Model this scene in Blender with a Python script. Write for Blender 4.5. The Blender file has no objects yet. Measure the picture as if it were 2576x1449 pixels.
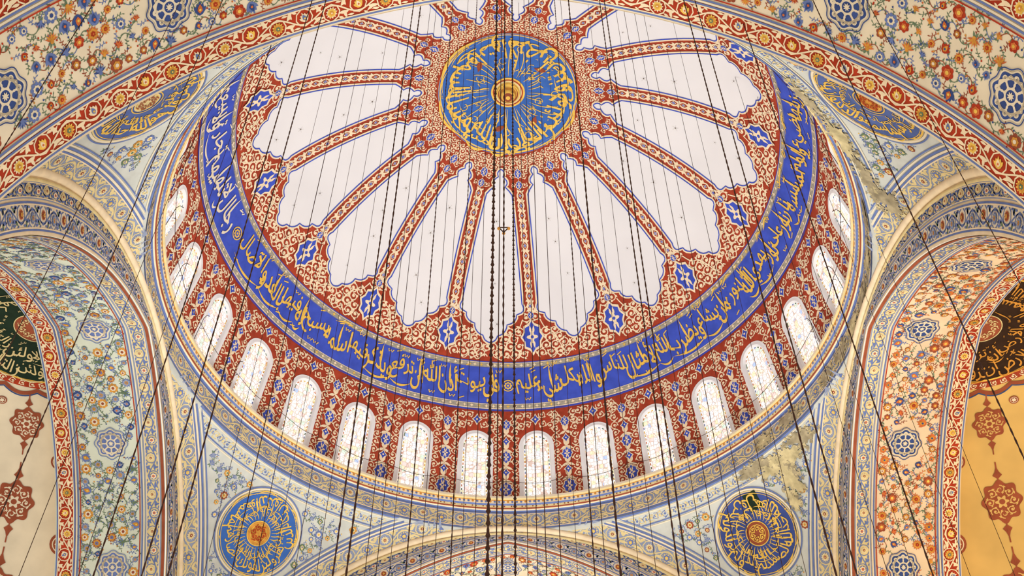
import bpy, math, random
import numpy as np
pi=math.pi
S=11.75; HC=2.395; CD=2.123
ZC=HC*S+1.65
rng=random.Random(7)
D2R=pi/180
# ------------------------------------------------------------------ materials
MATS=[];MIDX={}
def srgb(c):
    out=[]
    for v in c:
        v/=255.0
        out.append(v/12.92 if v<=0.04045 else ((v+0.055)/1.055)**2.4)
    return out
def mat(name,col,var=0.10,scale=3.0,rough=0.85,metal=0.0):
    m=bpy.data.materials.new(name); m.use_nodes=True
    nt=m.node_tree; b=nt.nodes['Principled BSDF']
    b.inputs['Roughness'].default_value=rough; b.inputs['Metallic'].default_value=metal
    b.inputs['Specular IOR Level'].default_value=0.15
    c=srgb(col)
    tc=nt.nodes.new('ShaderNodeTexCoord'); no=nt.nodes.new('ShaderNodeTexNoise')
    no.inputs['Scale'].default_value=scale; no.inputs['Detail'].default_value=3
    nt.links.new(tc.outputs['Object'],no.inputs['Vector'])
    r=nt.nodes.new('ShaderNodeValToRGB'); e=r.color_ramp.elements
    e[0].position=0.32; e[1].position=0.68
    e[0].color=[max(0,x*(1-var)) for x in c]+[1]; e[1].color=[min(1,x*(1+var)) for x in c]+[1]
    nt.links.new(no.outputs['Fac'],r.inputs['Fac']); nt.links.new(r.outputs['Color'],b.inputs['Base Color'])
    MIDX[name]=len(MATS); MATS.append(m); return MIDX[name]
RED=mat('brick_red_paint',(164,64,42),.18,2.5)
REDB=mat('bright_red_paint',(172,58,34),.2,4)
CREAM=mat('cream_paint',(240,220,186),.08)
CREAM2=mat('ivory_plaster',(230,217,192),.07,1.2)
CREAMG=mat('pale_green_plaster',(212,218,202),.07,1.2)
PEACH=mat('peach_plaster',(232,208,176),.07,1.2)
WHITE=mat('white_plaster',(230,229,231),.04,.30)
BLUE=mat('cobalt_paint',(64,84,188),.15,2)
AZURE=mat('azure_paint',(62,106,184),.12,2)
LBLUE=mat('slate_blue_paint',(104,122,176),.12)
MBLUE=mat('faded_blue_paint',(84,102,158),.2,2)
GBLUE=mat('grey_blue_paint',(142,152,178),.12,2)
PBLUE=mat('pale_blue_plaster',(200,203,197),.08,2)
GOLD=mat('gold_leaf',(234,192,88),.15,5,.5,.1)
GOLD2=mat('pale_gold_paint',(222,202,148),.1)
OCHRE=mat('ochre_paint',(208,146,64),.2,6)
GREEN=mat('leaf_green_paint',(104,124,98),.2,6)
DGREEN=mat('dark_green_paint',(30,48,36),.2)
DBROWN=mat('dark_umber_paint',(54,36,26),.2)
BROWN=mat('brown_red_paint',(150,78,54),.15)
GREY=mat('grey_border_paint',(160,154,140),.15,8)
STONE=mat('weathered_stone',(160,148,120),.35,3)
STONE2=mat('old_yellow_plaster',(194,180,138),.28,3)
OCW=mat('warm_lit_plaster',(214,178,108),.12,.6)  # plaster with the east half dome's warm light put into its colour
IRON=mat('dark_iron',(60,36,28),.2,20,.6)
NAVY=mat('navy_paint',(58,78,136),.2)
DBLUE=mat('dark_blue_paint',(62,78,142),.25,1)
ORANGE=mat('orange_paint',(204,110,60),.2,6)
LINE=mat('lead_tracery',(222,202,188),.10,8)
def glass_mat():
    m=bpy.data.materials.new('stained_glass'); m.use_nodes=True; nt=m.node_tree; nt.nodes.clear()
    out=nt.nodes.new('ShaderNodeOutputMaterial'); em=nt.nodes.new('ShaderNodeEmission')
    tc=nt.nodes.new('ShaderNodeTexCoord')
    v=nt.nodes.new('ShaderNodeTexVoronoi'); v.inputs['Scale'].default_value=5.6; v.inputs['Randomness'].default_value=.35
    ve=nt.nodes.new('ShaderNodeTexVoronoi'); ve.feature='DISTANCE_TO_EDGE'; ve.inputs['Scale'].default_value=5.6; ve.inputs['Randomness'].default_value=.35
    for q in (v,ve): nt.links.new(tc.outputs['Object'],q.inputs['Vector'])
    sp=nt.nodes.new('ShaderNodeSeparateColor'); nt.links.new(v.outputs['Color'],sp.inputs['Color'])
    r=nt.nodes.new('ShaderNodeValToRGB'); r.color_ramp.interpolation='CONSTANT'
    cols=[(0,(252,251,244)),(.36,(252,234,186)),(.48,(226,238,252)),(.56,(252,251,242)),(.72,(242,204,196)),(.80,(250,240,210)),(.91,(210,232,208)),(.965,(176,196,242))]
    e=r.color_ramp.elements
    while len(e)<len(cols): e.new(.5)
    for i,(p,c) in enumerate(cols):
        e[i].position=p; e[i].color=srgb(c)+[1]
    nt.links.new(sp.outputs['Red'],r.inputs['Fac'])
    lt=nt.nodes.new('ShaderNodeMath'); lt.operation='LESS_THAN'; lt.inputs[1].default_value=.055
    nt.links.new(ve.outputs['Distance'],lt.inputs[0])
    mx=nt.nodes.new('ShaderNodeMix'); mx.data_type='RGBA'
    nt.links.new(lt.outputs[0],mx.inputs['Factor']); nt.links.new(r.outputs['Color'],mx.inputs['A'])
    mx.inputs['B'].default_value=srgb((206,178,164))+[1]
    nt.links.new(mx.outputs['Result'],em.inputs['Color']); em.inputs['Strength'].default_value=1.4
    nt.links.new(em.outputs[0],out.inputs[0]); MIDX['stained_glass']=len(MATS); MATS.append(m); return MIDX['stained_glass']
GLASS=glass_mat()
# ------------------------------------------------------------------ 2D picture
class Pic:
    def __init__(s): s.V=[];s.H=[];s.T=[];s.M=[];s.n=0
    def add(s,V,T,m,h):
        V=np.asarray(V,float);T=np.asarray(T,int)
        s.V.append(V); s.H.append(np.full(len(V),float(h)) if np.isscalar(h) else np.asarray(h,float)); s.T.append(T+s.n)
        s.M.append(np.full(len(T),m,int) if np.isscalar(m) else np.asarray(m)); s.n+=len(V); return s
    def get(s):
        if len(s.V)!=1:
            if not s.V: return np.zeros((0,2)),np.zeros(0),np.zeros((0,3),int),np.zeros(0,int)
            s.V=[np.concatenate(s.V)];s.H=[np.concatenate(s.H)];s.T=[np.concatenate(s.T)];s.M=[np.concatenate(s.M)]
        return s.V[0],s.H[0],s.T[0],s.M[0]
    def stamp(s,o,x=0,y=0,sc=1,rot=0,mx=1,dh=0,sy=None):
        V,H,T,M=o.get()
        if sy is None: sy=sc
        c,sn=math.cos(rot),math.sin(rot)
        X=V[:,0]*sc*mx; Y=V[:,1]*sy
        s.add(np.stack([X*c-Y*sn+x,X*sn+Y*c+y],1),T,M,H+dh); return s
    def stroke(s,pts,w,m,h=1,closed=False):
        P=np.asarray(pts,float); n=len(P)
        if closed: g=np.roll(P,-1,0)-np.roll(P,1,0)
        else: g=np.gradient(P,axis=0)
        l=np.hypot(g[:,0],g[:,1])+1e-12; N=np.stack([-g[:,1]/l,g[:,0]/l],1)
        w=(np.ones(n)*w if np.isscalar(w) else np.asarray(w))[:,None]*.5
        V=np.concatenate([P+N*w,P-N*w]); i=np.arange(n if closed else n-1); j=(i+1)%n
        T=np.concatenate([np.stack([i,j,j+n],1),np.stack([i,j+n,i+n],1)]); return s.add(V,T,m,h)
    def fan(s,B,m,h=1,c=None):
        B=np.asarray(B,float); n=len(B)
        if c is None: c=B.mean(0)
        V=np.concatenate([B,[c]]); i=np.arange(n)
        return s.add(V,np.stack([i,(i+1)%n,np.full(n,n)],1),m,h)
    def disc(s,x,y,r,m,h=1,n=16,ry=None):
        t=np.arange(n)*2*pi/n; return s.fan(np.stack([x+r*np.cos(t),y+(ry or r)*np.sin(t)],1),m,h,(x,y))
    def polar(s,x,y,f,m,h=1,n=48,rot=0,sx=1,sy=1):
        t=np.arange(n)*2*pi/n; r=f(t); return s.fan(np.stack([x+sx*r*np.cos(t+rot),y+sy*r*np.sin(t+rot)],1),m,h,(x,y))
    def ringline(s,x,y,r,w,m,h=1,n=32):
        t=np.arange(n)*2*pi/n; return s.stroke(np.stack([x+r*np.cos(t),y+r*np.sin(t)],1),w,m,h,True)
    def grid(s,x0,x1,y0,y1,nx,ny,m,h=0):
        X,Y=np.meshgrid(np.linspace(x0,x1,nx+1),np.linspace(y0,y1,ny+1)); V=np.stack([X.ravel(),Y.ravel()],1)
        i,j=np.meshgrid(np.arange(nx),np.arange(ny)); a=(j*(nx+1)+i).ravel(); b=a+1; c=a+nx+2; d=a+nx+1
        return s.add(V,np.concatenate([np.stack([a,b,c],1),np.stack([a,c,d],1)]),m,h)
    def diskgrid(s,x,y,R,m,h=0,nr=8,n=64,r0=0):
        rr=np.linspace(r0,R,nr+1); t=np.arange(n)*2*pi/n
        V=np.concatenate([np.stack([x+r*np.cos(t),y+r*np.sin(t)],1) for r in rr]); T=[]
        for k in range(nr):
            i=np.arange(n);j=(i+1)%n;a=k*n+i;b=k*n+j;c=(k+1)*n+j;d=(k+1)*n+i
            T+= [np.stack([a,b,c],1),np.stack([a,c,d],1)]
        return s.add(V,np.concatenate(T),m,h)
    def leaf(s,x,y,ang,L,w,m,h=1,bend=.25):
        t=np.linspace(0,1,6); c,sn=math.cos(ang),math.sin(ang)
        X=t*L; Y=bend*L*np.sin(t*pi/2)**2
        ww=np.array([.1,.75,1,.8,.4,.03])*w
        return s.stroke(np.stack([x+X*c-Y*sn,y+X*sn+Y*c],1),ww,m,h)
LH=0.0006
class Build:
    def __init__(s): s.V=[];s.T=[];s.M=[];s.n=0
    def raw(s,V,T,m):
        V=np.asarray(V,float);T=np.asarray(T,int); s.V.append(V);s.T.append(T+s.n)
        s.M.append(np.full(len(T),m,int) if np.isscalar(m) else m); s.n+=len(V)
    def place(s,pic,f,keep=None):
        V,H,T,M=pic.get()
        if not len(V): return
        P=np.stack(f(V[:,0],V[:,1],H*LH),1)
        if keep is not None:
            k=keep(P[T].mean(1)); T=T[k];M=M[k]
        s.raw(P,T,M)
    def obj(s,name,origin=None,smooth=True,parent=None,**kw):
        V=np.concatenate(s.V)*S; V[:,2]+=ZC; T=np.concatenate(s.T); M=np.concatenate(s.M)
        used=np.unique(T); remap=np.full(len(V),-1); remap[used]=np.arange(len(used)); V=V[used]; T=remap[T]
        o0=np.array(origin if origin is not None else (V.min(0)+V.max(0))/2,float)
        V=V-o0
        me=bpy.data.meshes.new(name); me.vertices.add(len(V)); me.vertices.foreach_set('co',V.astype(np.float32).ravel())
        me.loops.add(len(T)*3); me.loops.foreach_set('vertex_index',T.astype(np.int32).ravel())
        me.polygons.add(len(T)); me.polygons.foreach_set('loop_start',(np.arange(len(T))*3).astype(np.int32))
        um,inv=np.unique(M,return_inverse=True)
        for k in um: me.materials.append(MATS[int(k)])
        me.polygons.foreach_set('material_index',inv.astype(np.int32).ravel())
        me.polygons.foreach_set('use_smooth',np.full(len(T),smooth))
        me.update(calc_edges=True); me.validate()
        o=bpy.data.objects.new(name,me); bpy.context.collection.objects.link(o)
        o.location=o0
        if parent is not None:
            o.parent=parent; o.location=o0-np.array(parent.location)
        for k,v in kw.items(): o[k]=v
        return o
# ------------------------------------------------------------------ Arabic text
F2={}
for ch,b in zip("بتثجحخسشصضطظعغفقكلمنهيئ",[0xFE8F,0xFE95,0xFE99,0xFE9D,0xFEA1,0xFEA5,0xFEB1,0xFEB5,0xFEB9,0xFEBD,0xFEC1,0xFEC5,0xFEC9,0xFECD,0xFED1,0xFED5,0xFED9,0xFEDD,0xFEE1,0xFEE5,0xFEE9,0xFEF1,0xFE89]):
    F2[ch]=(b,b+1,b+2,b+3)
for ch,b in zip("اأإآةدذرزوىؤ",[0xFE8D,0xFE83,0xFE87,0xFE81,0xFE93,0xFEA9,0xFEAB,0xFEAD,0xFEAF,0xFEED,0xFEEF,0xFE85]):
    F2[ch]=(b,b+1)
LA={'ا':0xFEFB,'أ':0xFEF7,'إ':0xFEF9,'آ':0xFEF5}
def shape(w):
    if w in('الله',): return "\uFDF2"
    g=[];i=0
    while i<len(w):
        if w[i]=='ل' and i+1<len(w) and w[i+1] in LA: g.append(('LA',w[i+1]));i+=2
        else: g.append((w[i],None));i+=1
    def dual(x): return x[0]!='LA' and x[0] in F2 and len(F2[x[0]])==4
    def joins(x): return x[0]=='LA' or x[0] in F2
    out=[]
    for k,x in enumerate(g):
        prev=k>0 and dual(g[k-1]) and joins(x)
        nxt=k+1<len(g) and dual(x) and joins(g[k+1])
        if x[0]=='LA': out.append(chr(LA[x[1]]+(1 if prev else 0)))
        elif x[0] in F2:
            f=F2[x[0]]
            out.append(chr(f[0] if not prev and not nxt else f[1] if prev and not nxt else f[2] if nxt and not prev else f[3]))
        else: out.append(x[0])
    return ''.join(reversed(out))
WCACHE={}
def word(w,bold=.06):
    k=(w,bold)
    if k in WCACHE: return WCACHE[k]
    cu=bpy.data.curves.new('calligraphy','FONT'); cu.body=shape(w); cu.size=1; cu.resolution_u=3
    o=bpy.data.objects.new('calligraphy',cu); bpy.context.collection.objects.link(o); bpy.context.view_layer.update()
    me=bpy.data.meshes.new_from_object(o); me.calc_loop_triangles()
    n=len(me.vertices); V=np.zeros(n*3); me.vertices.foreach_get('co',V); V=V.reshape(-1,3)[:,:2]
    T=np.zeros(len(me.loop_triangles)*3,int); me.loop_triangles.foreach_get('vertices',T); T=T.reshape(-1,3)
    E=np.concatenate([T[:,[0,1]],T[:,[1,2]],T[:,[2,0]]]); Es=np.sort(E,1)
    u,c=np.unique(Es,axis=0,return_counts=True); be=u[c==1]
    V=V-[V[:,0].min(),0]
    A=V[be[:,0]];B=V[be[:,1]];d=B-A;l=np.hypot(d[:,0],d[:,1])[:,None]+1e-9
    un=d/l; nib=np.abs(un[:,0]*math.sin(.9)-un[:,1]*math.cos(.9))[:,None]
    bw=bold*(.25+.95*nib)
    d=un*bw*.5;nn=np.stack([-d[:,1],d[:,0]],1)
    Q=np.concatenate([A-d*.5+nn,B+d*.5+nn,B+d*.5-nn,A-d*.5-nn]); m=len(A); i=np.arange(m)
    T2=np.concatenate([np.stack([i,i+m,i+2*m],1),np.stack([i,i+2*m,i+3*m],1)])
    bpy.data.objects.remove(o); bpy.data.meshes.remove(me); bpy.data.curves.remove(cu)
    W=(V,T,Q,T2,float(V[:,0].max())); WCACHE[k]=W; return W
def text_line(words,x_right,x_left,y0,hgt,m,h=4,wob=.28,gap=.12,bold=.04,marks=True,mcol=None,swash=True,over=1.0,tall=True):
    p=Pic(); ws=[word(w,bold) for w in words]; tot=sum(w[4]+gap for w in ws); sx=(x_right-x_left)/tot; x=x_right
    c=mcol if mcol is not None else m
    for i,w in enumerate(ws):
        x-=w[4]*sx; oy=(wob if i%2 else -wob*.15)*hgt
        ysc=hgt*(1.0 if i%2==0 else .8); so=sx*over; xo=x-w[4]*sx*(over-1)/2
        def wp(V):
            X=V[:,0]*so; Y=V[:,1]*ysc
            return np.stack([X+xo-Y*.10,Y+y0+oy+(.09*hgt*np.sin(V[:,0]*3.0+i))],1)
        p.add(wp(w[0]),w[1],m,h); p.add(wp(w[2]),w[3],m,h)
        L=w[4]*sx; t=np.linspace(0,1,12); wd=np.array([.01,.03,.05,.07,.085,.085,.08,.07,.055,.04,.02,.005])*hgt
        if swash:
            r_=rng.random()
            if r_<.40: p.stroke(np.stack([x+L*(1.0-1.0*t),y0-.20*hgt-.16*hgt*np.sin(t*pi)],1),wd,c,h)
            elif r_<.65: p.stroke(np.stack([x+L*(.9-.8*t),y0+.98*hgt+.08*hgt*np.sin(t*pi*1.5)],1),wd*.8,c,h)
            if tall and i%2==0: p.stroke(np.stack([x+L*.5+.10*hgt*(1-t)**2,y0+hgt*(.05+.92*t)],1),wd*.95,c,h)
        if marks:
            for _ in range(max(1,int(w[4]*1.8))):
                mx_=x+rng.random()*w[4]*sx; my=y0+(rng.choice([-.30,.92,1.02,.80]))*hgt
                k=rng.random(); a=.075*hgt
                if k<.6: p.stroke([(mx_-a*1.2,my-a*.5),(mx_+a*1.2,my+a*.6)],.04*hgt,c,h)
                else: p.stroke([(mx_-a*1.5,my+a),(mx_-a,my-a*.4),(mx_,my+a*.6),(mx_+a*.6,my-a*.4),(mx_+a*1.4,my+a)],.04*hgt,c,h)
        x-=gap*sx
    return p
# ------------------------------------------------------------------ motifs
def spiral(m,w=.25,turns=1.3,h=2):
    p=Pic(); t=np.linspace(0,1,18); r=1-.76*t; a=t*turns*2*pi
    p.stroke(np.stack([r*np.cos(a),r*np.sin(a)],1),w*(1-.3*t),m,h)
    p.disc(.05,.02,.28,m,h,8)
    for q,L in((.10,.7),(.30,.6),(.52,.55)):
        aa=q*turns*2*pi; rr=1-.78*q
        p.leaf(rr*math.cos(aa),rr*math.sin(aa),aa+.9,L,.36,m,h,.4)
    return p
SC=spiral(CREAM); SCG=spiral(GOLD2,.18); SCR=spiral(BROWN,.2); SCL=spiral(LBLUE,.15); SCF=spiral(CREAM,.22)
def rosette(n,c1,c2,c3,h=2,amp=.22):
    p=Pic(); p.polar(0,0,lambda t:1-amp+amp*np.abs(np.cos(n*t/2))*1.0+0*t,c1,h,n*6)
    p.polar(0,0,lambda t:.62-.12*np.abs(np.cos(n*t/2)),c2,h+1,n*4); p.disc(0,0,.28,c3,h+2,8); return p
def palmette(c1,c2,c3,h=2):
    p=Pic(); p.fan([(0,-.9),(.45,-.7),(.85,-.15),(.95,.35),(.6,.25),(.5,.75),(.22,.6),(0,1.15),(-.22,.6),(-.5,.75),(-.6,.25),(-.95,.35),(-.85,-.15),(-.45,-.7)],c1,h,(0,-.1))
    p.fan([(0,-.6),(.4,-.2),(.3,.25),(0,.7),(-.3,.25),(-.4,-.2)],c2,h+1); p.disc(0,-.1,.2,c3,h+2,6); return p
def spray(c1,c2,h=2):
    p=Pic()
    for k in range(7): p.leaf(0,-.2,pi/2+(k-3)*.42,1.05,.30,c1 if k%2==0 else c2,h+.5*(k%2),.1)
    p.disc(0,-.3,.3,c2,h+1,7); p.leaf(0,-.4,-2.4,.8,.3,GREEN,h,.3); p.leaf(0,-.4,-.7,.8,.3,GREEN,h,-.3); return p
def sprig(c1,c2,h=1):
    p=Pic(); p.stroke([(-1.2,-.5),(-.4,-.1),(.3,.1),(1.2,.7)],.13,c1,h)
    for x,y,a in((-.6,-.2,1.9),(-.3,0,-.9),(.3,.15,1.7),(.5,.2,-.7),(1,.6,.6)): p.leaf(x,y,a,.75,.3,c1,h)
    p.disc(-1.25,-.5,.26,c2,h+1,7); return p
def knot(c1,c2,h=3):
    p=Pic(); p.polar(0,0,lambda t:1.0+.07*np.cos(8*t),CREAM2,h,64)
    p.polar(0,0,lambda t:.93+.07*np.cos(8*t),c1,h+1,64)
    for r in(0,pi/8):
        t=np.arange(17)*(3*2*pi/16)+r
        p.stroke(np.stack([.80*np.cos(t),.80*np.sin(t)],1)[:17],.085,c2,h+2)
    for q in range(8):
        a=q*pi/4+pi/8; p.ringline(.52*math.cos(a),.52*math.sin(a),.22,.075,c2,h+2,12); p.ringline(.74*math.cos(a+pi/8),.74*math.sin(a+pi/8),.11,.05,c2,h+2,10)
    p.ringline(0,0,.3,.09,c2,h+2,20); p.polar(0,0,lambda t:.14+.05*np.cos(8*t),c2,h+3,32)
    tt=np.linspace(0,2*pi,64,False); rr=(1.1+.07*np.cos(8*tt))
    p.stroke(np.stack([rr*np.cos(tt),rr*np.sin(tt)],1),.05,c1,h+1,True)
    return p
KN=knot(NAVY,CREAM2); KNL=knot(LBLUE,CREAM2)
def cart(c1,c2,h=4):
    p=Pic()
    B=[(0,-1.45),(.25,-1.05),(.7,-.85),(.72,-.4),(1,0),(.72,.4),(.7,.85),(.25,1.05),(0,1.45),(-.25,1.05),(-.7,.85),(-.72,.4),(-1,0),(-.72,-.4),(-.7,-.85),(-.25,-1.05)]
    B=np.array(B); p.fan(B*1.2,CREAM,h,(0,0)); p.fan(B,c1,h+1,(0,0))
    p.polar(0,0,lambda t:.42+.16*np.cos(4*t),c2,h+2,24)
    for sx in(-1,1):
        for sy in(-1,1): p.leaf(.1*sx,.35*sy,math.atan2(sy,sx*.5),.7,.22,c2,h+2,.3*sx*sy)
    p.disc(0,0,.16,c1,h+3,8); return p
CB=cart(BLUE,CREAM)
def dia(c1,c2,h=4):
    p=Pic(); B=np.array([(0,-1.3),(.4,-.55),(1,0),(.4,.55),(0,1.3),(-.4,.55),(-1,0),(-.4,-.55)])
    p.fan(B*1.4,CREAM,h,(0,0)); p.fan(B,c1,h+1,(0,0)); p.disc(0,0,.3,c2,h+2,6); return p
DB=dia(BLUE,CREAM)
def toothed(c1,c2,c3,h=4):
    p=Pic(); p.polar(0,0,lambda t:1-.28*np.abs(np.sin(6*t)),c1,h,72)
    p.polar(0,0,lambda t:.66-.08*np.cos(6*t),c2,h+1,36); p.polar(0,0,lambda t:.34-.06*np.cos(6*t),c3,h+2,24)
    p.disc(0,0,.14,c1,h+3,6); return p
FL=[toothed(ORANGE,OCHRE,REDB,2),rosette(6,REDB,ORANGE,GOLD),palmette(NAVY,ORANGE,GOLD),palmette(LBLUE,NAVY,ORANGE),rosette(8,LBLUE,CREAM2,NAVY),palmette(REDB,OCHRE,NAVY),rosette(6,BROWN,OCHRE,CREAM2),spray(REDB,ORANGE),spray(NAVY,LBLUE),spray(ORANGE,OCHRE)]
FLR=[toothed(ORANGE,OCHRE,REDB,2),rosette(6,BROWN,ORANGE,GOLD),palmette(NAVY,ORANGE,GOLD),palmette(ORANGE,OCHRE,NAVY),toothed(BROWN,OCHRE,CREAM2,2),spray(REDB,ORANGE),spray(ORANGE,OCHRE),palmette(LBLUE,ORANGE,GOLD)]
FLL=[toothed(LBLUE,GBLUE,OCHRE,2),toothed(BROWN,OCHRE,LBLUE,2),palmette(LBLUE,OCHRE,GOLD),palmette(NAVY,GBLUE,ORANGE),spray(LBLUE,GREEN),rosette(8,OCHRE,CREAM2,BROWN),toothed(GREEN,GBLUE,OCHRE,2)]
FLP=[rosette(8,LBLUE,CREAM2,GOLD),palmette(LBLUE,GOLD2,NAVY),rosette(6,OCHRE,GOLD2,GREEN),palmette(GREEN,GOLD2,LBLUE),rosette(8,BROWN,GOLD2,OCHRE),spray(LBLUE,GBLUE)]
SPR=[sprig(GREEN,REDB),sprig(LBLUE,ORANGE),sprig(BROWN,OCHRE),sprig(GREEN,NAVY)]
SPO=[sprig(GREEN,REDB),sprig(BROWN,ORANGE),sprig(ORANGE,OCHRE),sprig(LBLUE,BROWN)]
SPL=[sprig(GREEN,OCHRE),sprig(LBLUE,BROWN),sprig(GBLUE,OCHRE),sprig(GREEN,NAVY)]
SPP=[sprig(GREEN,OCHRE),sprig(LBLUE,GOLD),sprig(LBLUE,LBLUE),SCL]
def field(x0,x1,y0,y1,d,ok,fl,sp,size=.36,seed=1,vine=None):
    r=random.Random(seed); p=Pic(); ny=max(1,int((y1-y0)/d)); nx=int((x1-x0)/d)
    prev=None
    for j in range(ny):
        prev=None
        for i in range(nx):
            x=x0+(i+.5+(.5 if j%2 else 0)+r.uniform(-.12,.12))*d; y=y0+(j+.5+r.uniform(-.16,.16))*(y1-y0)/ny
            if not ok(x,y): prev=None; continue
            a=r.uniform(-.5,.5)+(pi if r.random()<.4 else 0)
            if vine is not None:
                if prev is not None:
                    t=np.linspace(0,1,9); px_,py_=prev; b_=d*.42*(1 if (i+j)%2 else -1)
                    p.stroke(np.stack([px_+(x-px_)*t,py_+(y-py_)*t+b_*np.sin(pi*t)],1),d*.055,r.choice(vine),1)
                    for q in(.25,.5,.75): p.leaf(px_+(x-px_)*q,py_+(y-py_)*q+b_*math.sin(pi*q),r.uniform(0,6.28),d*.24,d*.10,vine[0],1.2)
                prev=(x,y)
            p.stamp(r.choice(sp),x+d*.45,y+d*.25*r.choice([-1,1]),d*.25,r.uniform(0,6.28))
            p.stamp(r.choice(sp),x,y+d*.5,d*.24,r.uniform(0,6.28))
            p.stamp(r.choice(fl),x,y,d*size*r.choice([.7,.9,1.15]),a)
    return p
RF1=toothed(GOLD,OCHRE,GREEN); RF2=toothed(CREAM,GOLD,OCHRE); RF3=palmette(GOLD,CREAM,ORANGE,4); RF4=palmette(CREAM,LBLUE,GOLD,4)
FF1=toothed(GOLD2,LBLUE,GOLD); FF2=toothed(CREAM,GOLD2,BROWN); AF1=toothed(LBLUE,GBLUE,OCHRE); AF2=toothed(ORANGE,BROWN,GOLD); GF1=toothed(BROWN,GOLD,LBLUE); GF2=toothed(LBLUE,CREAM,ORANGE)
def band(x0,x1,y0,y1,style,per=None):
    p=Pic(); w=y1-y0; ym=(y0+y1)/2; n=max(8,int((x1-x0)/.02))
    X=np.linspace(x0,x1,n*3)
    base,vine,line={'red':(REDB,CREAM,LBLUE),'frieze':(GBLUE,GOLD2,LBLUE),'gold':(GOLD2,BROWN,BROWN),'face':(CREAM2,LBLUE,LBLUE),'soft':(GOLD2,LBLUE,GBLUE)}[style]
    p.grid(x0,x1,y0,y1,n,1,base,1.5)
    per=per or w*1.35; am=w*.22
    p.stroke(np.stack([X,ym+am*np.sin(2*pi*X/(2*per))],1),w*.06,vine,3)
    p.stroke(np.stack([X,np.full_like(X,y0+w*.035)],1),w*.07,line,4); p.stroke(np.stack([X,np.full_like(X,y1-w*.035)],1),w*.07,line,4)
    p.stroke(np.stack([X,np.full_like(X,y0+w*.10)],1),w*.05,CREAM,4); p.stroke(np.stack([X,np.full_like(X,y1-w*.10)],1),w*.05,CREAM,4)
    k0=int(math.floor(x0/per)); k1=int(x1/per)
    fs={'red':[RF1,RF3,RF2,RF4],'frieze':[FF1,FF2],'gold':[GF1,GF2],'face':[AF1,AF2],'soft':[GF2,FF2]}[style]
    for k in range(k0,k1+1):
        xc=(k+.5)*per
        if xc<x0+w*.3 or xc>x1-w*.3: continue
        sg=1 if k%2==0 else -1; yc=ym-sg*w*.06
        p.stamp(fs[k%len(fs)],xc,yc,w*(.25 if k%2==0 else .21),.4*sg)
        t=np.linspace(-.4,1.45,9)*pi; p.stroke(np.stack([xc+w*.34*np.cos(t*sg),yc+w*.34*np.sin(t*sg)],1),w*.05,vine,3)
        for q in(-1,1):
            p.leaf(xc+q*w*.40,ym+sg*w*.12,(.5 if q>0 else 2.6)*sg,w*.42,w*.15,vine,3,.4*q); p.leaf(xc+q*w*.5,ym-sg*w*.12,(-.9 if q>0 else -2.2)*sg,w*.34,w*.12,GREEN if style in('face','gold') else vine,3)
            p.leaf(xc+q*w*.28,ym-sg*w*.30,(-.2 if q>0 else -2.9)*sg,w*.30,w*.11,vine,3); p.leaf(xc+q*w*.2,ym+sg*w*.30,(.3 if q>0 else 2.8)*sg,w*.28,w*.09,vine,3)
    return p
# ------------------------------------------------------------------ surfaces
RD=1.054; ZD=.066
def sph(cx,cy,cz,R,f0=0.0):
    def f(x,s,h):
        r=R*np.sin(s/R); a=f0+x/np.maximum(r,1e-5); q=R-h
        return cx+q*np.sin(s/R)*np.sin(a),cy+q*np.sin(s/R)*np.cos(a),cz+q*np.cos(s/R)
    return f
def sphflat(cx,cy,cz,R):
    def f(x,y,h):
        s=np.hypot(x,y); a=np.arctan2(x,-y); q=R-h
        return cx+q*np.sin(s/R)*np.sin(a),cy+q*np.sin(s/R)*np.cos(a),cz+q*np.cos(s/R)
    return f
def sphring(cx,cy,cz,R,sb,f0=0.0):
    def f(x,y,h):
        s=sb-y; a=f0+x/sb; q=R-h
        return cx+q*np.sin(s/R)*np.sin(a),cy+q*np.sin(s/R)*np.cos(a),cz+q*np.cos(s/R)
    return f
dome=lambda f0:sph(0,0,ZD,RD,f0)
rD=lambda s:RD*math.sin(s/RD)
# ------------------------------------------------------------------ DOME
RIBW=.0255
def lobe_outline():
    wm=lambda s:rD(s)*math.sin(11.25*D2R)-RIBW
    a=[(.322,.0),(.323,.006),(.330,.013),(.340,.018),(.350,.0175),(.355,.014),(.360,.021),(.369,.029),(.381,.033),(.391,.031),(.397,.026),(.402,.033),(.411,.042)]
    a+=[(s,wm(s)) for s in np.linspace(.43,.87,30)]
    w=wm(.88)
    a+=[(.878,w+.003),(.888,w+.006),(.900,w+.005),(.910,w-.003),(.914,w-.013),(.917,w-.022),(.926,w-.021),(.938,w-.026),(.949,w-.036),(.955,w-.048),(.957,w-.058),(.967,w-.058),(.980,w-.063),(.992,w-.072),(1.000,w-.084),(1.003,w-.094),(1.012,.030),(1.021,.024),(1.028,.014),(1.031,.006),(1.032,0)]
    return np.array(a)
LO=lobe_outline(); LS=LO[:,0];LW=LO[:,1]
def in_lobe(x,s,mar=0):
    if s<.322-mar or s>1.032+mar: return False
    return abs(x)<np.interp(s,LS,LW)+mar
B=Build()
nphi,ns=256,90
PH,SS=np.meshgrid(np.linspace(-pi,pi,nphi+1),np.linspace(.0,1.316,ns+1))
V=np.stack([RD*np.sin(SS/RD)*np.sin(PH),RD*np.sin(SS/RD)*np.cos(PH),ZD+RD*np.cos(SS/RD)],-1).reshape(-1,3)
i,j=np.meshgrid(np.arange(nphi),np.arange(ns)); a=(j*(nphi+1)+i).ravel()
B.raw(V,np.concatenate([np.stack([a,a+1,a+nphi+2],1),np.stack([a,a+nphi+2,a+nphi+1],1)]),RED)
lobe=Pic(); nc=10; n=len(LS)
fr=np.linspace(-1,1,nc+1)
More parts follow.
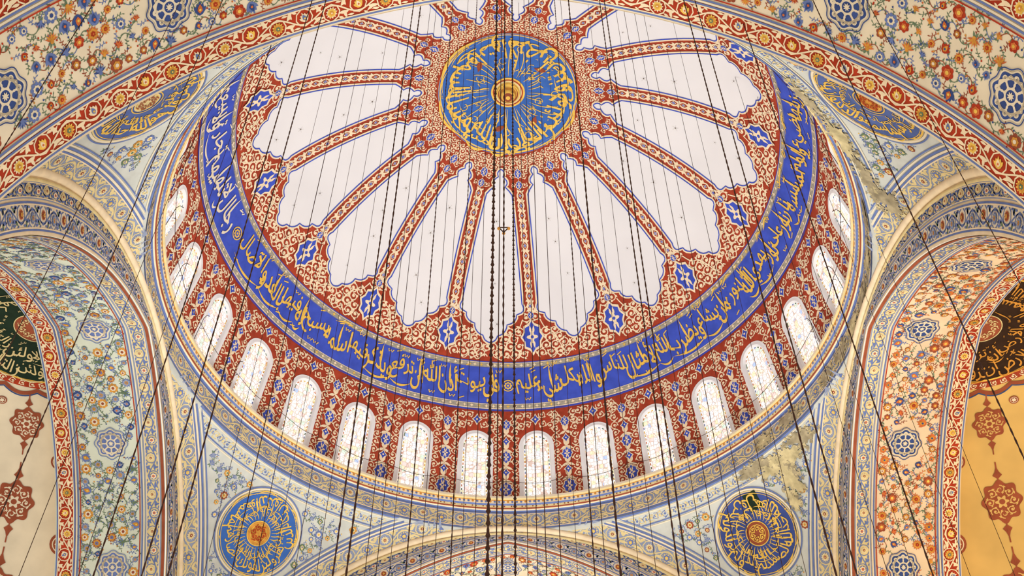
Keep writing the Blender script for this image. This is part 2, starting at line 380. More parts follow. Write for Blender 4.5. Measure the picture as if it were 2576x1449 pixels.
Vl=np.stack([np.outer(LW,fr).ravel(),np.repeat(LS,nc+1)],1)
i,j=np.meshgrid(np.arange(nc),np.arange(n-1)); a=(j*(nc+1)+i).ravel()
lobe.add(Vl,np.concatenate([np.stack([a,a+1,a+nc+2],1),np.stack([a,a+nc+2,a+nc+1],1)]),WHITE,2)
out=np.concatenate([LO[:,::-1],(LO[::-1]*[1,-1])[1:-1][:, ::-1]])
lobe.stroke(out,.0055,CREAM,4,True)
g=np.roll(out,-1,0)-np.roll(out,1,0); l=np.hypot(g[:,0],g[:,1])[:,None]; nrm=np.stack([-g[:,1],g[:,0]],1)/l
mid=out[20]; sgn=1 if (mid+nrm[20]*.01)[0]<mid[0] else -1
inn=out+sgn*nrm*.0055
lobe.stroke(inn,.0042,BLUE,5,True)
rib=Pic()
ss=np.linspace(.415,.90,120)
for ph in(0,pi):
    rib.stroke(np.stack([.0112*np.sin((ss-.415)/.0405*pi+ph),ss],1),.0054,CREAM,3)
s0=.435
k=0
while s0<.90:
    rib.stamp(DB,0,s0,.0062 if k%2 else .0050,0)
    for sx in(-1,1):
        rib.leaf(sx*.004,s0+.012,.9 if sx>0 else 2.2,.016,.0085,CREAM,3); rib.leaf(sx*.004,s0-.012,-.9 if sx>0 else -2.2,.016,.0085,CREAM,3)
    s0+=.0405;k+=1
rib.stamp(CB,0,1.006,.040,0,1,4,.044)
rib.stamp(CB,0,.345,.014); rib.stamp(CB,0,.392,.012)
rib.stamp(CB,0,.918,.0125,0,1,0,.011)
sec=Pic(); r2=random.Random(5)
def sector_ok(x,s,mar=.010):
    hw=rD(s)*math.sin(11.25*D2R)
    for sg in(-1,1):
        if in_lobe(x-sg*hw,s,mar): return False
    return True
d=.036
s=.895;j=0
while s<1.10:
    half=rD(s)*11.25*D2R; n=int(half/d)+1
    for i in range(0,n+1):
        x=(i+(.5 if j%2 else 0))*d
        if x>half-.004: continue
        if not sector_ok(x,s,.010): continue
        if (x/.052)**2+((s-1.006)/.074)**2<1: continue
        rr=r2.choice([.5,2.1,3.6,5.2])
        rad=.0205
        sec.stamp(SCF,x,s,rad,rr,1)
        if x>.003: sec.stamp(SCF,-x,s,rad,pi-rr,-1)
    s+=d*.82;j+=1
for sg in(-1,1):
    tt=np.linspace(0,1,16)
    sec.stroke(np.stack([sg*(.035+.10*tt),.935+.14*tt+.012*np.sin(tt*9)],1),.0040,CREAM,3)
    sec.stroke(np.stack([sg*(.05+.12*tt),1.085-.012*np.cos(tt*14)],1),.0040,CREAM,3)
s=.283;j=0
while s<.42:
    half=rD(s)*11.25*D2R; n=int(half/.021)+1
    for i in range(0,n+1):
        x=(i+(.5 if j%2 else 0))*.021
        if x>half or not sector_ok(x,s): continue
        if x<.017 and (abs(s-.345)<.024 or abs(s-.392)<.021): continue
        rr=r2.uniform(0,6.28); sec.stamp(SCF,x,s,.0118,rr,1)
        if x>.003: sec.stamp(SCF,-x,s,.0118,pi-rr,-1)
    s+=.0185;j+=1
NR=16; PHASE=6.5*D2R
for k in range(NR):
    f0=PHASE+k*2*pi/NR
    B.place(rib,dome(f0)); B.place(sec,dome(f0)); B.place(lobe,dome(f0+pi/NR))
hk=Pic(); hk.disc(0,0,.0030,IRON,6,8)
for a_ in(0,1.1,2.3,3.9,5): hk.stroke([(0,0),(.016*math.cos(a_),.016*math.sin(a_))],.0006,GREY,6)
r3=random.Random(11)
for k in range(NR):
    for s_ in(.52,.66,.80,.93):
        if r3.random()<.8:
            q=Pic(); q.stamp(hk,r3.uniform(-.35,.35)*np.interp(s_,LS,LW),s_+r3.uniform(-.03,.03),r3.uniform(.5,.9)); B.place(q,dome(PHASE+pi/NR+k*2*pi/NR))
def ringband(bld,s0,s1,m,h,rr,f=dome):
    q=Pic(); q.grid(-pi,pi,s0,s1,360,max(2,int((s1-s0)/.02)),m,h)
    def fm(x,s_,hh):
        return ((RD-hh)*np.sin(s_/RD)*np.sin(x),(RD-hh)*np.sin(s_/RD)*np.cos(x),ZD+(RD-hh)*np.cos(s_/RD))
    bld.place(q,fm)
ringband(B,1.104,1.130,GREY,3,0); ringband(B,1.2765,1.300,GREY,3,0)
for s_,w_,m_ in((1.1055,.003,BLUE),(1.109,.002,CREAM),(1.1285,.002,BLUE),(1.279,.002,CREAM),(1.298,.003,CREAM),(1.3015,.003,BLUE)):
    ringband(B,s_-w_/2,s_+w_/2,m_,5,0)
for k in range(220):
    q_=k*2*pi/220
    pp=Pic(); pp.polar(0,1.118,lambda t:.005+.003*np.cos(4*t),GOLD if k%6==0 else CREAM,6,12); pp.polar(0,1.288,lambda t:.005+.003*np.cos(4*t),GOLD if k%6==0 else CREAM,6,12)
    B.place(pp,dome(q_))
CATC=dict(kind='structure')
ceiling=B.obj('ceiling',label="white dome with sixteen red arabesque ribs and scalloped fields",category="dome",**CATC)
# inscription band
B=Build(); ringband(B,1.129,1.2775,BLUE,3,0)
RM=1.0*rD(1.2)
def bandmap(x,y,h):
    s_=1.262-y; a=x/RM; q=RD-h
    return q*np.sin(s_/RD)*np.sin(a),q*np.sin(s_/RD)*np.cos(a),ZD+q*np.cos(s_/RD)
right="زيتها يضيء ولو لم تمسسه نار نور على نور يهدي الله لنوره من يشاء ويضرب الله الأمثال للناس والله بكل شيء عليم".split()
left1="في بيوت أذن الله أن ترفع ويذكر فيها اسمه يسبح له فيها بالغدو والآصال".split()
left2="رجال لا تلهيهم تجارة ولا بيع عن ذكر الله".split()
ros=Pic(); ros.ringline(0,0,.022,.004,GOLD,8,24); ros.stamp(rosette(8,GOLD,BLUE,GOLD,8),0,0,.016)
A=Pic()
kw=dict(h=8,wob=.20,gap=.03,bold=.036,over=1.10)
A.stamp(text_line(right,RM*112*D2R,.035,.033,.104,GOLD,**kw),0,0)
A.stamp(text_line(left1,-.035,-RM*76*D2R,.033,.104,GOLD,**kw),0,0)
A.stamp(text_line(left2,-RM*81*D2R,-RM*125*D2R,.033,.104,CREAM2,**kw),0,0)
A.stamp(ros,0,.06); A.stamp(ros,-RM*78.5*D2R,.06)
B.place(A,bandmap)
B.obj('inscription_band',parent=ceiling,label="cobalt blue band with gold Arabic calligraphy")
# central roundel
B=Build(); f=sphflat(0,0,ZD,RD)
P=Pic(); P.diskgrid(0,0,.2645,CREAM,3,10,96); P.diskgrid(0,0,.262,GOLD,4,1,96,.256); P.diskgrid(0,0,.2545,AZURE,5,10,96)
P.diskgrid(0,0,.064,GOLD,9,2,48); P.diskgrid(0,0,.057,RED,10,2,48); P.diskgrid(0,0,.052,GOLD2,11,2,48); P.ringline(0,0,.262,.003,BLUE,6,96)
B.place(P,f)
v="إن الله يمسك السموات والأرض أن تزولا ولئن زالتا إن أمسكهما من أحد من بعده إنه كان حليما غفورا".split()
c1=2*pi*.230
B.place(text_line(v[:10],c1/2,-c1/2,0.004,.120,GOLD,9,.08,.04,.026,over=1.1,tall=False),sphring(0,0,ZD,RD,.230,pi))
c2=2*pi*.236
B.place(text_line(v[10:],c2/2,-c2/2,0.000,.050,GOLD,9.5,.25,.10,.03,over=1.0,marks=True,tall=False),sphring(0,0,ZD,RD,.236,pi*.93))
rp=Pic(); rq=random.Random(9)
for k in range(44):
    a_=k*2*pi/44+rq.uniform(-.05,.05)
    L=rq.choice([.05,.08,.10,.12]); st_=rq.choice([.072,.078,.09])
    tt=np.linspace(0,1,8); rr_=st_+L*tt; aa=a_+rq.uniform(-.05,.22)*tt**2
    rp.stroke(np.stack([rr_*np.cos(aa),rr_*np.sin(aa)],1),np.array([.001,.002,.003,.0032,.0035,.0032,.003,.001]),GOLD,9)
    if k%3==0:
        t2=np.linspace(0,1.3*pi,10); q=.014; cx_,cy_=(st_+L)*math.cos(a_),(st_+L)*math.sin(a_)
        rp.stroke(np.stack([cx_+q*np.cos(t2+a_),cy_+q*np.sin(t2+a_)],1),.0030,GOLD,9)
for a_ in(.6,2.2,4.4,5.3):
    rp.leaf(.17*math.cos(a_),.17*math.sin(a_),a_+2,.045,.022,BROWN,9.2)
B.place(rp,f)
round_=B.obj('roundel',parent=ceiling,label="round blue medallion with gold Arabic calligraphy at crown")
B=Build(); prof=[(.044,0),(.042,.008),(.038,.012),(.034,.006),(.031,.014),(.027,.026),(.019,.034),(.008,.038),(0.0005,.039)]
n=40; t=np.arange(n)*2*pi/n
V=np.concatenate([np.stack([r*np.cos(t),r*np.sin(t),np.full(n,ZD+RD-.008-z)],1) for r,z in prof]);T=[];M=[]
for k in range(len(prof)-1):
    i=np.arange(n);j=(i+1)%n; T+=[np.stack([k*n+i,k*n+j,(k+1)*n+j],1),np.stack([k*n+i,(k+1)*n+j,(k+1)*n+i],1)]
    M+= [np.full(2*n,[GOLD,GOLD,BROWN,GOLD,OCHRE,GOLD,BROWN,GOLD][k])]
B.raw(V,np.concatenate(T),np.concatenate(M))
B.obj('boss',parent=ceiling,label="gilded hub boss")
# ------------------------------------------------------------------ DRUM
NW=28; BAY=2*pi/NW; RB=1.035
def drum(f0):
    def f(x,z,h):
        a=f0+x/RB; r=1.062-.066*z/.415-h
        return r*np.sin(a),r*np.cos(a),z+0*x
    return f
HWB=RB*BAY/2; WO=.061; ZT=.311; ZSP=ZT-WO
def arch_top(x,w,zs): return zs+np.sqrt(np.maximum(0,w*w-x*x))
B=Build()
bay=Pic()
for sg in(-1,1): bay.grid(*( (WO,HWB) if sg>0 else (-HWB,-WO)),-.02,.415,4,12,RED,0)
xs=np.linspace(-WO,WO,25); n=25
lo=arch_top(xs,WO,ZSP); nv=6; Vb=[]
for q in range(nv+1): Vb.append(np.stack([xs,lo+(.415-lo)*q/nv],1))
Vb=np.concatenate(Vb); i,j=np.meshgrid(np.arange(n-1),np.arange(nv)); a=(j*n+i).ravel()
bay.add(Vb,np.concatenate([np.stack([a,a+1,a+n+1],1),np.stack([a,a+n+1,a+n],1)]),RED,0)
def s2(p,x,z,r,rr):
    p.stamp(SCF,x,z,r,rr,1); p.stamp(SCF,-x,z,r,pi-rr,-1)
pier=Pic()
for zc,r_ in((.070,.024),(.205,.020),(.345,.017)): pier.stamp(CB,0,zc,r_,0,1,0,r_*.9)
for zc in(.140,.272): pier.stamp(DB,0,zc,.0125)
z=.02;k=0
while z<.40:
    if z<.27: s2(pier,.037,z,.0155,[.4,3.4,1.9][k%3])
    else: s2(pier,.037,z,.0165,[.4,3.4,1.9][k%3])
    k+=1; z+=.033
for zc in(.112,.168,.240,.305):
    for sg in(-1,1):
        pier.leaf(0,zc,pi/2+sg*.7,.03,.011,CREAM,2,-.3*sg); pier.leaf(0,zc,-pi/2+sg*.7,.03,.011,CREAM,2,.3*sg)
top=Pic(); top.stamp(DB,0,.366,.015)
for x_,z_ in((.030,.346),(.028,.386),(.058,.338),(.060,.384),(.088,.36)): s2(top,x_,z_,.0160,1+x_*60)
top.stroke([(-HWB,.409),(0,.409),(HWB,.409)],.004,BLUE,3)
t=np.linspace(0,pi,25)
fr_=np.concatenate([[[WO+.003,-.01],[WO+.003,.1],[WO+.003,.2]],np.stack([(WO+.003)*np.cos(t),ZSP+(WO+.003)*np.sin(t)],1),[[-WO-.003,.2],[-WO-.003,.1],[-WO-.003,-.01]]])
top.stroke(fr_,.006,WHITE,3)
W0=-.4*D2R
for k in range(NW):
    fc=(k+.5)*BAY+W0
    B.place(bay,drum(fc)); B.place(top,drum(fc)); B.place(pier,drum(fc+BAY/2))
B.obj('wall_drum',label="dome drum wall in brick red with cream arabesques",category="wall",**CATC)
wi=0
for k in range(NW):
    fc=((k+.5)*BAY+W0)
    deg=((fc/D2R+180)%360)-180
    if abs(deg)>118: continue
    wi+=1; f=drum(fc); B=Build()
    def outline(w,zs,n=17):
        t=np.linspace(0,pi,n); return np.concatenate([[[w,-.008],[w,.08],[w,.16]],np.stack([w*np.cos(t),zs+w*np.sin(t)],1),[[-w,.16],[-w,.08],[-w,-.008]]])
    O=[outline(WO,ZSP),outline(WO-.008,ZSP),outline(WO-.012,ZSP-.001),outline(WO-.013,ZSP-.001)]; Hs=[4,6,-3,-12]
    n=len(O[0])
    for q in range(3):
        p=Pic(); i=np.arange(n-1)
        p.add(np.concatenate([O[q],O[q+1]]),np.concatenate([np.stack([i,i+1,i+1+n],1),np.stack([i,i+1+n,i+n],1)]),WHITE,np.concatenate([np.full(n,Hs[q]),np.full(n,Hs[q+1])])); B.place(p,f)
    w=B.obj('window_%d'%wi,label="arched stained glass window in white plaster reveal",category="window",kind='structure')
    B=Build(); p=Pic(); oo=outline(WO-.0120,ZSP-.001); p.fan(oo,GLASS,-11,(0,.15))
    wv=WO-.016; wi_=wv-.0055
    q_=0
    for z_ in np.arange(.004,ZSP,.0150):
        for sg in(-1,1):
            c=[OCHRE,ORANGE,GREEN,LBLUE,GOLD,GOLD][(q_*5+(sg>0)*2)%6]
            p.grid(sg*wv-.0019,sg*wv+.0019,z_,z_+.009,1,1,c,-8)
        q_+=1
    for q_ in range(9):
        a_=pi*(q_+.5)/9; p.stamp(Pic().grid(-.0045,.0045,-.002,.002,1,1,[OCHRE,ORANGE,GREEN,LBLUE,GOLD,GOLD][q_%6],0),wv*math.cos(a_),ZSP+wv*math.sin(a_),1,a_+pi/2,1,-8)
    tt=np.linspace(0,pi,14)
    p.stroke(np.stack([wi_*np.cos(tt),ZSP+wi_*np.sin(tt)],1),.0012,LINE,-8)
    for sg in(-1,1): p.stroke([(sg*wi_,.0),(sg*wi_,.12),(sg*wi_,ZSP)],.0012,LINE,-8)
    hx=.0115; rows=int(ZT/(hx*1.5))+1
    for r_ in range(rows):
        for c_ in range(-3,4):
            x_=c_*hx*1.732+(hx*.866 if r_%2 else 0); z_=.008+r_*hx*1.5
            if abs(x_)>wi_-.004: continue
            lim=wi_ if z_<ZSP else math.sqrt(max(0,wi_**2-(z_-ZSP)**2))
            if abs(x_)>lim-.006 or z_>ZSP+wi_-.006: continue
            t6=np.arange(6)*pi/3+pi/6; p.stroke(np.stack([x_+hx*.95*np.cos(t6),z_+hx*.95*np.sin(t6)],1),.0008,LINE,-7.5,True)
    B.place(p,f); B.obj('glass_pane',parent=w,label="backlit stained glass pane")
# ------------------------------------------------------------------ CORNICE
B=Build(); prof=[(1.09,.003,CREAM2),(1.0,.003,CREAM2),(1.0,-.006,GOLD2),(1.005,-.010,OCHRE),(1.0065,-.013,CREAM),(1.008,-.024,LBLUE),(1.014,-.028,GOLD2),(1.016,-.036,BROWN),(1.020,-.040,CREAM),(1.024,-.043,LBLUE),(1.030,-.046,GBLUE),(1.030,-.121,GBLUE)]
n=360; t=np.arange(n)*2*pi/n
for q in range(len(prof)-1):
    r0,z0,m0=prof[q]; r1,z1,_=prof[q+1]
    V=np.concatenate([np.stack([r0*np.sin(t),r0*np.cos(t),np.full(n,z0)],1),np.stack([r1*np.sin(t),r1*np.cos(t),np.full(n,z1)],1)])
    i=np.arange(n);j=(i+1)%n
    B.raw(V,np.concatenate([np.stack([i,j,j+n],1),np.stack([i,j+n,i+n],1)]),m0)
bd=Pic()
for k in range(400):
    bd.disc(k*2*pi/400,0,.0046,OCHRE if k%4==0 else LBLUE,2,6)
B.place(bd,lambda x,y,h:((1.006-h)*np.sin(x),(1.006-h)*np.cos(x),-.0185+y))
bd=Pic()
for k in range(500):
    bd.disc(k*2*pi/500,0,.0028,BROWN if k%3 else CREAM,2,6)
B.place(bd,lambda x,y,h:((1.0145-h)*np.sin(x),(1.0145-h)*np.cos(x),-.032+y))
fz=band(-pi*1.03,pi*1.03,-.119,-.049,'frieze',.068)
B.place(fz,lambda x,y,h:((1.030-h)*np.sin(x/1.03),(1.030-h)*np.cos(x/1.03),y))
def blob(x,y,rx,ry,m,h,seed,n=72):
    r=random.Random(seed); ph=[r.uniform(0,6.28) for _ in range(8)]
    t=np.arange(n)*2*pi/n; rr=1+.16*np.sin(2*t+ph[0])+.14*np.sin(3*t+ph[1])+.14*np.sin(5*t+ph[2])+.12*np.sin(9*t+ph[3])+.10*np.sin(14*t+ph[4])+.09*np.sin(23*t+ph[5])
    p=Pic()
    for q in range(4):
        a=q/4;b=(q+1)/4
        V=np.concatenate([np.stack([x+rx*rr*a*np.cos(t),y+ry*rr*a*np.sin(t)],1),np.stack([x+rx*rr*b*np.cos(t),y+ry*rr*b*np.sin(t)],1)]); i=np.arange(n);j=(i+1)%n
        p.add(V,np.concatenate([np.stack([i,j,j+n],1),np.stack([i,j+n,i+n],1)]),m,h)
    for _ in range(60):
        a=r.uniform(0,6.28); q=r.uniform(.8,1.7); sz=r.uniform(.0015,.006); p.polar(x+rx*q*math.cos(a),y+ry*q*math.sin(a),lambda t:sz*(1+.3*np.sin(3*t+a)),r.choice([STONE,STONE2]),h,10)
    return p
st=Pic()
for a_,sz,sd in((74,.025,7),(80,.035,1),(86,.04,2),(93,.045,3),(101,.05,4),(110,.05,5),(120,.05,6),(130,.04,11),(62,.04,9),(55,.025,10)):
    st.stamp(blob(a_*D2R*1.03,-.085,sz,.020,STONE if sd%2 else STONE2,9+.2*(sd%5),sd))
B.place(st,lambda x,y,h:((1.030-h)*np.sin(x/1.03),(1.030-h)*np.cos(x/1.03),np.clip(y,-.121,-.047)))
B.obj('trim_1',label="projecting cornice ring with gilded mouldings and floral frieze",category="cornice",**CATC)
# ------------------------------------------------------------------ PENDENTIVES
QP=1.03; ZSZ=-1.12; RS=math.sqrt(QP**2+1); TH0=math.atan2(QP,1.0); RHO0=math.atan2(1.0,QP)
def rot(k,p,q,z):
    a=k*pi/2; return p*math.cos(a)+q*math.sin(a),-p*math.sin(a)+q*math.cos(a),z
def pring(f0):
    def f(x,d,h):
        th=TH0+d/RS; a=f0+x/QP; R=RS-h
        return R*np.sin(th)*np.sin(a),R*np.sin(th)*np.cos(a),ZSZ+R*np.cos(th)
    return f
def parc(k):
    def f(a,d,h):
        rho=RHO0+d/RS;R=RS-h
        return rot(k,R*np.sin(rho)*np.sin(a),R*np.cos(rho)+0*a,ZSZ+R*np.sin(rho)*np.cos(a))
    return f
def ploc(az,th):
    c=np.array([math.sin(th)*math.sin(az),math.sin(th)*math.cos(az),math.cos(th)])
    e1=np.array([math.cos(az),-math.sin(az),0]); e2=np.array([-math.cos(th)*math.sin(az),-math.cos(th)*math.cos(az),math.sin(th)])
    def f(x,y,h):
        s_=np.hypot(x,y)+1e-9; u=x/s_; v=y/s_; k=s_/RS; R=RS-h
        D=np.cos(k)[:,None]*c+np.sin(k)[:,None]*(u[:,None]*e1+v[:,None]*e2)
        return R*D[:,0],R*D[:,1],ZSZ+R*D[:,2]
    return f
def circ(pic,rad,a0=0):
    V,H,T,M=pic.get(); o=Pic(); a=V[:,0]/rad+a0; r_=rad-V[:,1]
    o.add(np.stack([r_*np.sin(a),-r_*np.cos(a)],1),T,M,H); return o
names=['north_east','south_east','south_west','north_west']
for c in range(4):
    az=(45+90*c)*D2R; B=Build()
    th=np.linspace(TH0,100*D2R,60); nc=40; P=[]
    for t_ in th:
        cb=min(1,QP/(RS*math.sin(t_))); pb=math.acos(cb)
        a=np.linspace(c*90*D2R+pb,(c+1)*90*D2R-pb,nc+1)
        P.append(np.stack([RS*math.sin(t_)*np.sin(a),RS*math.sin(t_)*np.cos(a),np.full(nc+1,ZSZ+RS*math.cos(t_))],1))
    P=np.concatenate(P); i,j=np.meshgrid(np.arange(nc),np.arange(59)); a=(j*(nc+1)+i).ravel()
    B.raw(P,np.concatenate([np.stack([a,a+1,a+nc+2],1),np.stack([a,a+nc+2,a+nc+1],1)]),PBLUE)
    def azc(P): return (np.degrees(np.arctan2(P[:,0],P[:,1]))-c*90)%360
    for kk,lo,hi in((c,0,45),((c+1)%4,45,90)):
        a0,a1=(-1.25,1.25)
        q=band(a0,a1,.002,.070,'frieze',.066)
        X=np.linspace(a0,a1,140)
        for d_,w_,m_ in((.074,.006,CREAM2),(.081,.006,LBLUE),(.089,.004,CREAM2),(.096,.004,LBLUE)):
            q.stroke(np.stack([X,np.full_like(X,d_)],1),w_,m_,4)
        B.place(q,parc(kk),keep=lambda P,lo=lo,hi=hi:(azc(P)>=lo)&(azc(P)<=hi)&(P[:,2]<-.13))
    def clear(P):
        x,y,z=P; v=[]
        for k in(c,(c+1)%4):
            a=k*pi/2; q=x*math.sin(a)+y*math.cos(a)
            v.append(math.acos(max(-1,min(1,q/RS)))-RHO0)
        return min(v)*RS
    rth=54.3*D2R
    f=ploc(az,rth)
    q=Pic(); X=np.linspace(-.75*QP,.75*QP,120)
    for d_,w_,m_ in((.004,.006,LBLUE),(.012,.004,CREAM2),(.052,.004,LBLUE),(.060,.004,CREAM2)): q.stroke(np.stack([X,np.full_like(X,d_)],1),w_,m_,4)
    for k in range(-22,23): q.stamp(SCG,k*.034,.032,.014,k*1.3); q.stamp(SCL,(k+.5)*.034,.032,.012,k*2.3)
    fr=pring(az)
    B.place(q,fr,keep=lambda P:np.array([clear(p)>.1 for p in P]))
    def okf(x,y):
        if math.hypot(x,y)<.165: return False
        P=f(np.array([x]),np.array([y]),0)
        X_,Y_,Z_=float(P[0][0]),float(P[1][0]),float(P[2][0])
        return clear((X_,Y_,Z_))>.108 and math.acos((Z_-ZSZ)/RS)-TH0>.056
    B.place(field(-.7,.7,-1.0,.3,.032,okf,FLP,SPP,.38,seed=20+c,vine=[GREEN,LBLUE,GBLUE]),f)
    rr=Pic(); rr.ringline(0,0,.152,.004,LBLUE,5,64); rr.ringline(0,0,.145,.006,CREAM2,5,64)
    B.place(rr,f)
    if c<2:
        st=Pic()
        if c==0:
            for dx,dy,rx,ry,m_,sd in((.10,.185,.06,.018,STONE,31),(.17,.165,.05,.026,STONE2,32),(.20,.10,.028,.045,STONE2,33),(.22,.13,.016,.04,STONE,36),(.31,.20,.05,.018,STONE,35),(.25,.17,.04,.02,STONE2,37),(.17,.04,.016,.03,STONE2,38)): st.stamp(blob(dx,dy,rx,ry,m_,8+.2*(sd%4),sd))
        else:
            for dx,dy,rx,ry,m_,sd in((-.30,.2,.07,.020,STONE,41),(-.15,.2,.07,.018,STONE2,42),(-.37,.17,.04,.03,STONE,43),(-.42,.10,.02,.04,STONE2,45),(0,.205,.06,.012,STONE,46)): st.stamp(blob(dx,dy,rx,ry,m_,8+.2*(sd%4),sd))
        B.place(st,f)
    wall=B.obj('wall_'+names[c],label="curved pendentive wall with pale blue floral painting",category="wall",kind='structure')
    B=Build(); P=Pic(); R0=.137
    P.diskgrid(0,0,R0+.004,GOLD2,7,8,72); P.diskgrid(0,0,R0,[DBLUE,MBLUE,MBLUE,AZURE][c],8,8,72); P.ringline(0,0,R0-.005,.002,GOLD,9,72)
    P.diskgrid(0,0,[.038,.034,.034,.038][c],[BROWN,OCHRE,GOLD2,OCHRE][c],10,3,32); P.ringline(0,0,.040,.003,GOLD,11,32); P.ringline(0,0,.028,.002,GOLD,11,32)
    for k in range(6):
        a_=k*pi/3; P.stamp(spiral([GOLD,REDB,BROWN,REDB][c],.26),.019*math.cos(a_),.019*math.sin(a_),.010,a_,1,11)
    if c in(0,3):
        rq=random.Random(c)
        for k in range(30):
            a_=k*2*pi/30; L=rq.choice([.03,.045,.06]); tt=np.linspace(0,1,6); rr_=.046+L*tt; aa=a_+rq.uniform(0,.3)*tt**2
            P.stroke(np.stack([rr_*np.cos(aa),rr_*np.sin(aa)],1),[.001,.002,.003,.003,.003,.001],GOLD,9.5)
    if c==0: P.stamp(Pic().grid(-.02,.03,-.03,.03,6,6,DGREEN,8.6),.035,.098)
    B.place(P,f)
    v="وإن يكاد الذين كفروا ليزلقونك بأبصارهم لما سمعوا الذكر".split() if c%2 else "قل هو الله أحد الله الصمد لم يلد ولم يولد ولم يكن".split()
    cc=2*pi*.118
    B.place(circ(text_line(v,cc/2,-cc/2,0,.056,GOLD,10,.12,.05,.05 if c in(1,2) else .024,over=1.05,tall=False),.118),f)
    cc=2*pi*.080
    B.place(circ(text_line(v[:6],cc/2,-cc/2,0,.030,GOLD,10.5,.12,.05,.03,over=1.0,marks=False,tall=False),.080,.5),f)
    B.obj('roundel',parent=wall,label=["dark blue round medallion with yellow Arabic calligraphy","faded blue round medallion with ochre Arabic calligraphy","faded blue round medallion with ochre Arabic calligraphy","bright blue round medallion with gold Arabic calligraphy"][c])
# ------------------------------------------------------------------ ARCHES
AE=.23; AR=1.15; AZC=-1.295; B0=math.asin(AE/AR); AM=AR*(pi/2-B0)
def ap(a):
    s=np.sign(a); u=np.abs(a); b=B0+np.minimum(u,AM)/AR; ex=np.maximum(u-AM,0)
    x=-AE+AR*np.sin(b); z=AZC+AR*np.cos(b)-ex; nx=-np.sin(b); nz=-np.cos(b)
    return s*x,z,s*nx,nz
TW=.33
def soffit(k):
    def f(a,t,h):
        x,z,nx,nz=ap(a); return rot(k,x+nx*h,QP+t,z+nz*h)
    return f
def face(k):
    def f(a,u,h):
        x,z,nx,nz=ap(a); al=np.arctan2(x,z-ZSZ); low=z<ZSZ
        cx=np.where(low,np.sign(x)*1.0,np.sin(al)); cz=np.where(low,z,ZSZ+np.cos(al))
        return rot(k,x+(cx-x)*u,QP-.002-h+0*a,z+(cz-z)*u)
    return f
anames=['north','east','south','west']
AL=AM+.25
for k in range(4):
    B=Build(); p=Pic()
    fieldm=[CREAM2,PEACH,CREAM2,CREAMG][k]
    p.grid(-AL,0,0,TW,80,6,fieldm,0); p.grid(0,AL,0,TW,80,6,fieldm,0)
    B.place(p,soffit(k))
    bw=.060
    if k==2: B.place(band(-AL,AL,.004,bw,'red',.062),soffit(k))
    else:
        B.place(band(-AL,AL,.012,bw,'soft',.056),soffit(k)); X=np.linspace(-AL,AL,200)
        q=Pic(); q.stroke(np.stack([X,np.full_like(X,.006)],1),.009,BROWN,4); B.place(q,soffit(k))
    B.place(band(-AL,AL,TW-bw,TW-.004,'red',.062),soffit(k))
    X=np.linspace(-AL,AL,200); ln=Pic()
    for t_,w_,m_ in((bw+.004,.004,CREAM2),(bw+.009,.004,LBLUE),(bw+.016,.003,REDB),(TW-bw-.004,.004,CREAM2),(TW-bw-.009,.004,LBLUE),(TW-bw-.016,.003,REDB)):
        ln.stroke(np.stack([X,np.full_like(X,t_)],1),w_,m_,4)
    B.place(ln,soffit(k))
    kp=.375; tm=TW/2-.01; kn=Pic(); cs=[i*kp for i in range(-4,5)]
    for c_ in cs: kn.stamp(KN if k in(2,1) else KNL,c_,tm,.043)
    B.place(kn,soffit(k))
    B.place(field(-AL+.02,AL-.02,bw+.016,TW-bw-.016,.0315 if k==2 else .034,lambda x,y:all(math.hypot(x-c_,y-tm)>.060 for c_ in cs),[FL,FLR,FL,FLL][k],[SPR,SPO,SPR,SPL][k],.40,seed=50+k,vine=[GREEN,[BROWN,BROWN,BROWN,LBLUE][k],LBLUE]),soffit(k))
    g_=Pic(); g_.grid(-AL,AL,0,1,160,2,CREAM,0); B.place(g_,face(k))
    for u0,u1,sty,per in((.06,.52,'face',.052),(.56,.84,'soft',.040)):
        q=band(-AL,AL,0,.05,sty,per); V,H,T,M=q.get(); q2=Pic(); q2.add(np.stack([V[:,0],u0+V[:,1]/.05*(u1-u0)],1),T,M,H); B.place(q2,face(k))
    X=np.linspace(-AL,AL,121)
    x,z,nx,nz=ap(X)
    V=np.concatenate([np.stack(rot(k,x,QP+TW+0*x,z),1),np.stack(rot(k,x-nx*.16,QP+TW+0*x,z-nz*.16),1)]); i=np.arange(120)
    B.raw(V,np.concatenate([np.stack([i,i+1,i+122],1),np.stack([i,i+122,i+121],1)]),CREAM2)
    B.obj('wall_'+anames[k],label="great pointed arch with floral painted soffit and red border bands",category="arch",kind='structure')
    B=Build(); al=np.linspace(-1.8,1.8,161)
    for rad,off,m_ in((.012,.0,CREAM),(.005,.019,GOLD2)):
        tt=np.linspace(0,2*pi,11)[:-1]; V=[]
        for a_ in al:
            if abs(a_)<=pi/2: cx,cz,ux,uz=math.sin(a_),math.cos(a_),math.sin(a_),math.cos(a_)
            else: cx,cz,ux,uz=math.copysign(1,a_),-(abs(a_)-pi/2),math.copysign(1,a_),0
            rr=-off+rad*np.cos(tt); V.append(np.stack(rot(k,cx+ux*rr,QP-.003-rad*np.sin(tt)*.9,ZSZ+cz+uz*rr),1))
        V=np.concatenate(V); i,j=np.meshgrid(np.arange(10),np.arange(160)); a=(j*10+i).ravel(); b=(j*10+(i+1)%10).ravel()
        B.raw(V,np.concatenate([np.stack([a,b,b+10],1),np.stack([a,b+10,a+10],1)]),m_)
    B.obj('trim_%d'%(k+2),label="rounded cream moulding around the great arch",category="moulding",kind='structure')
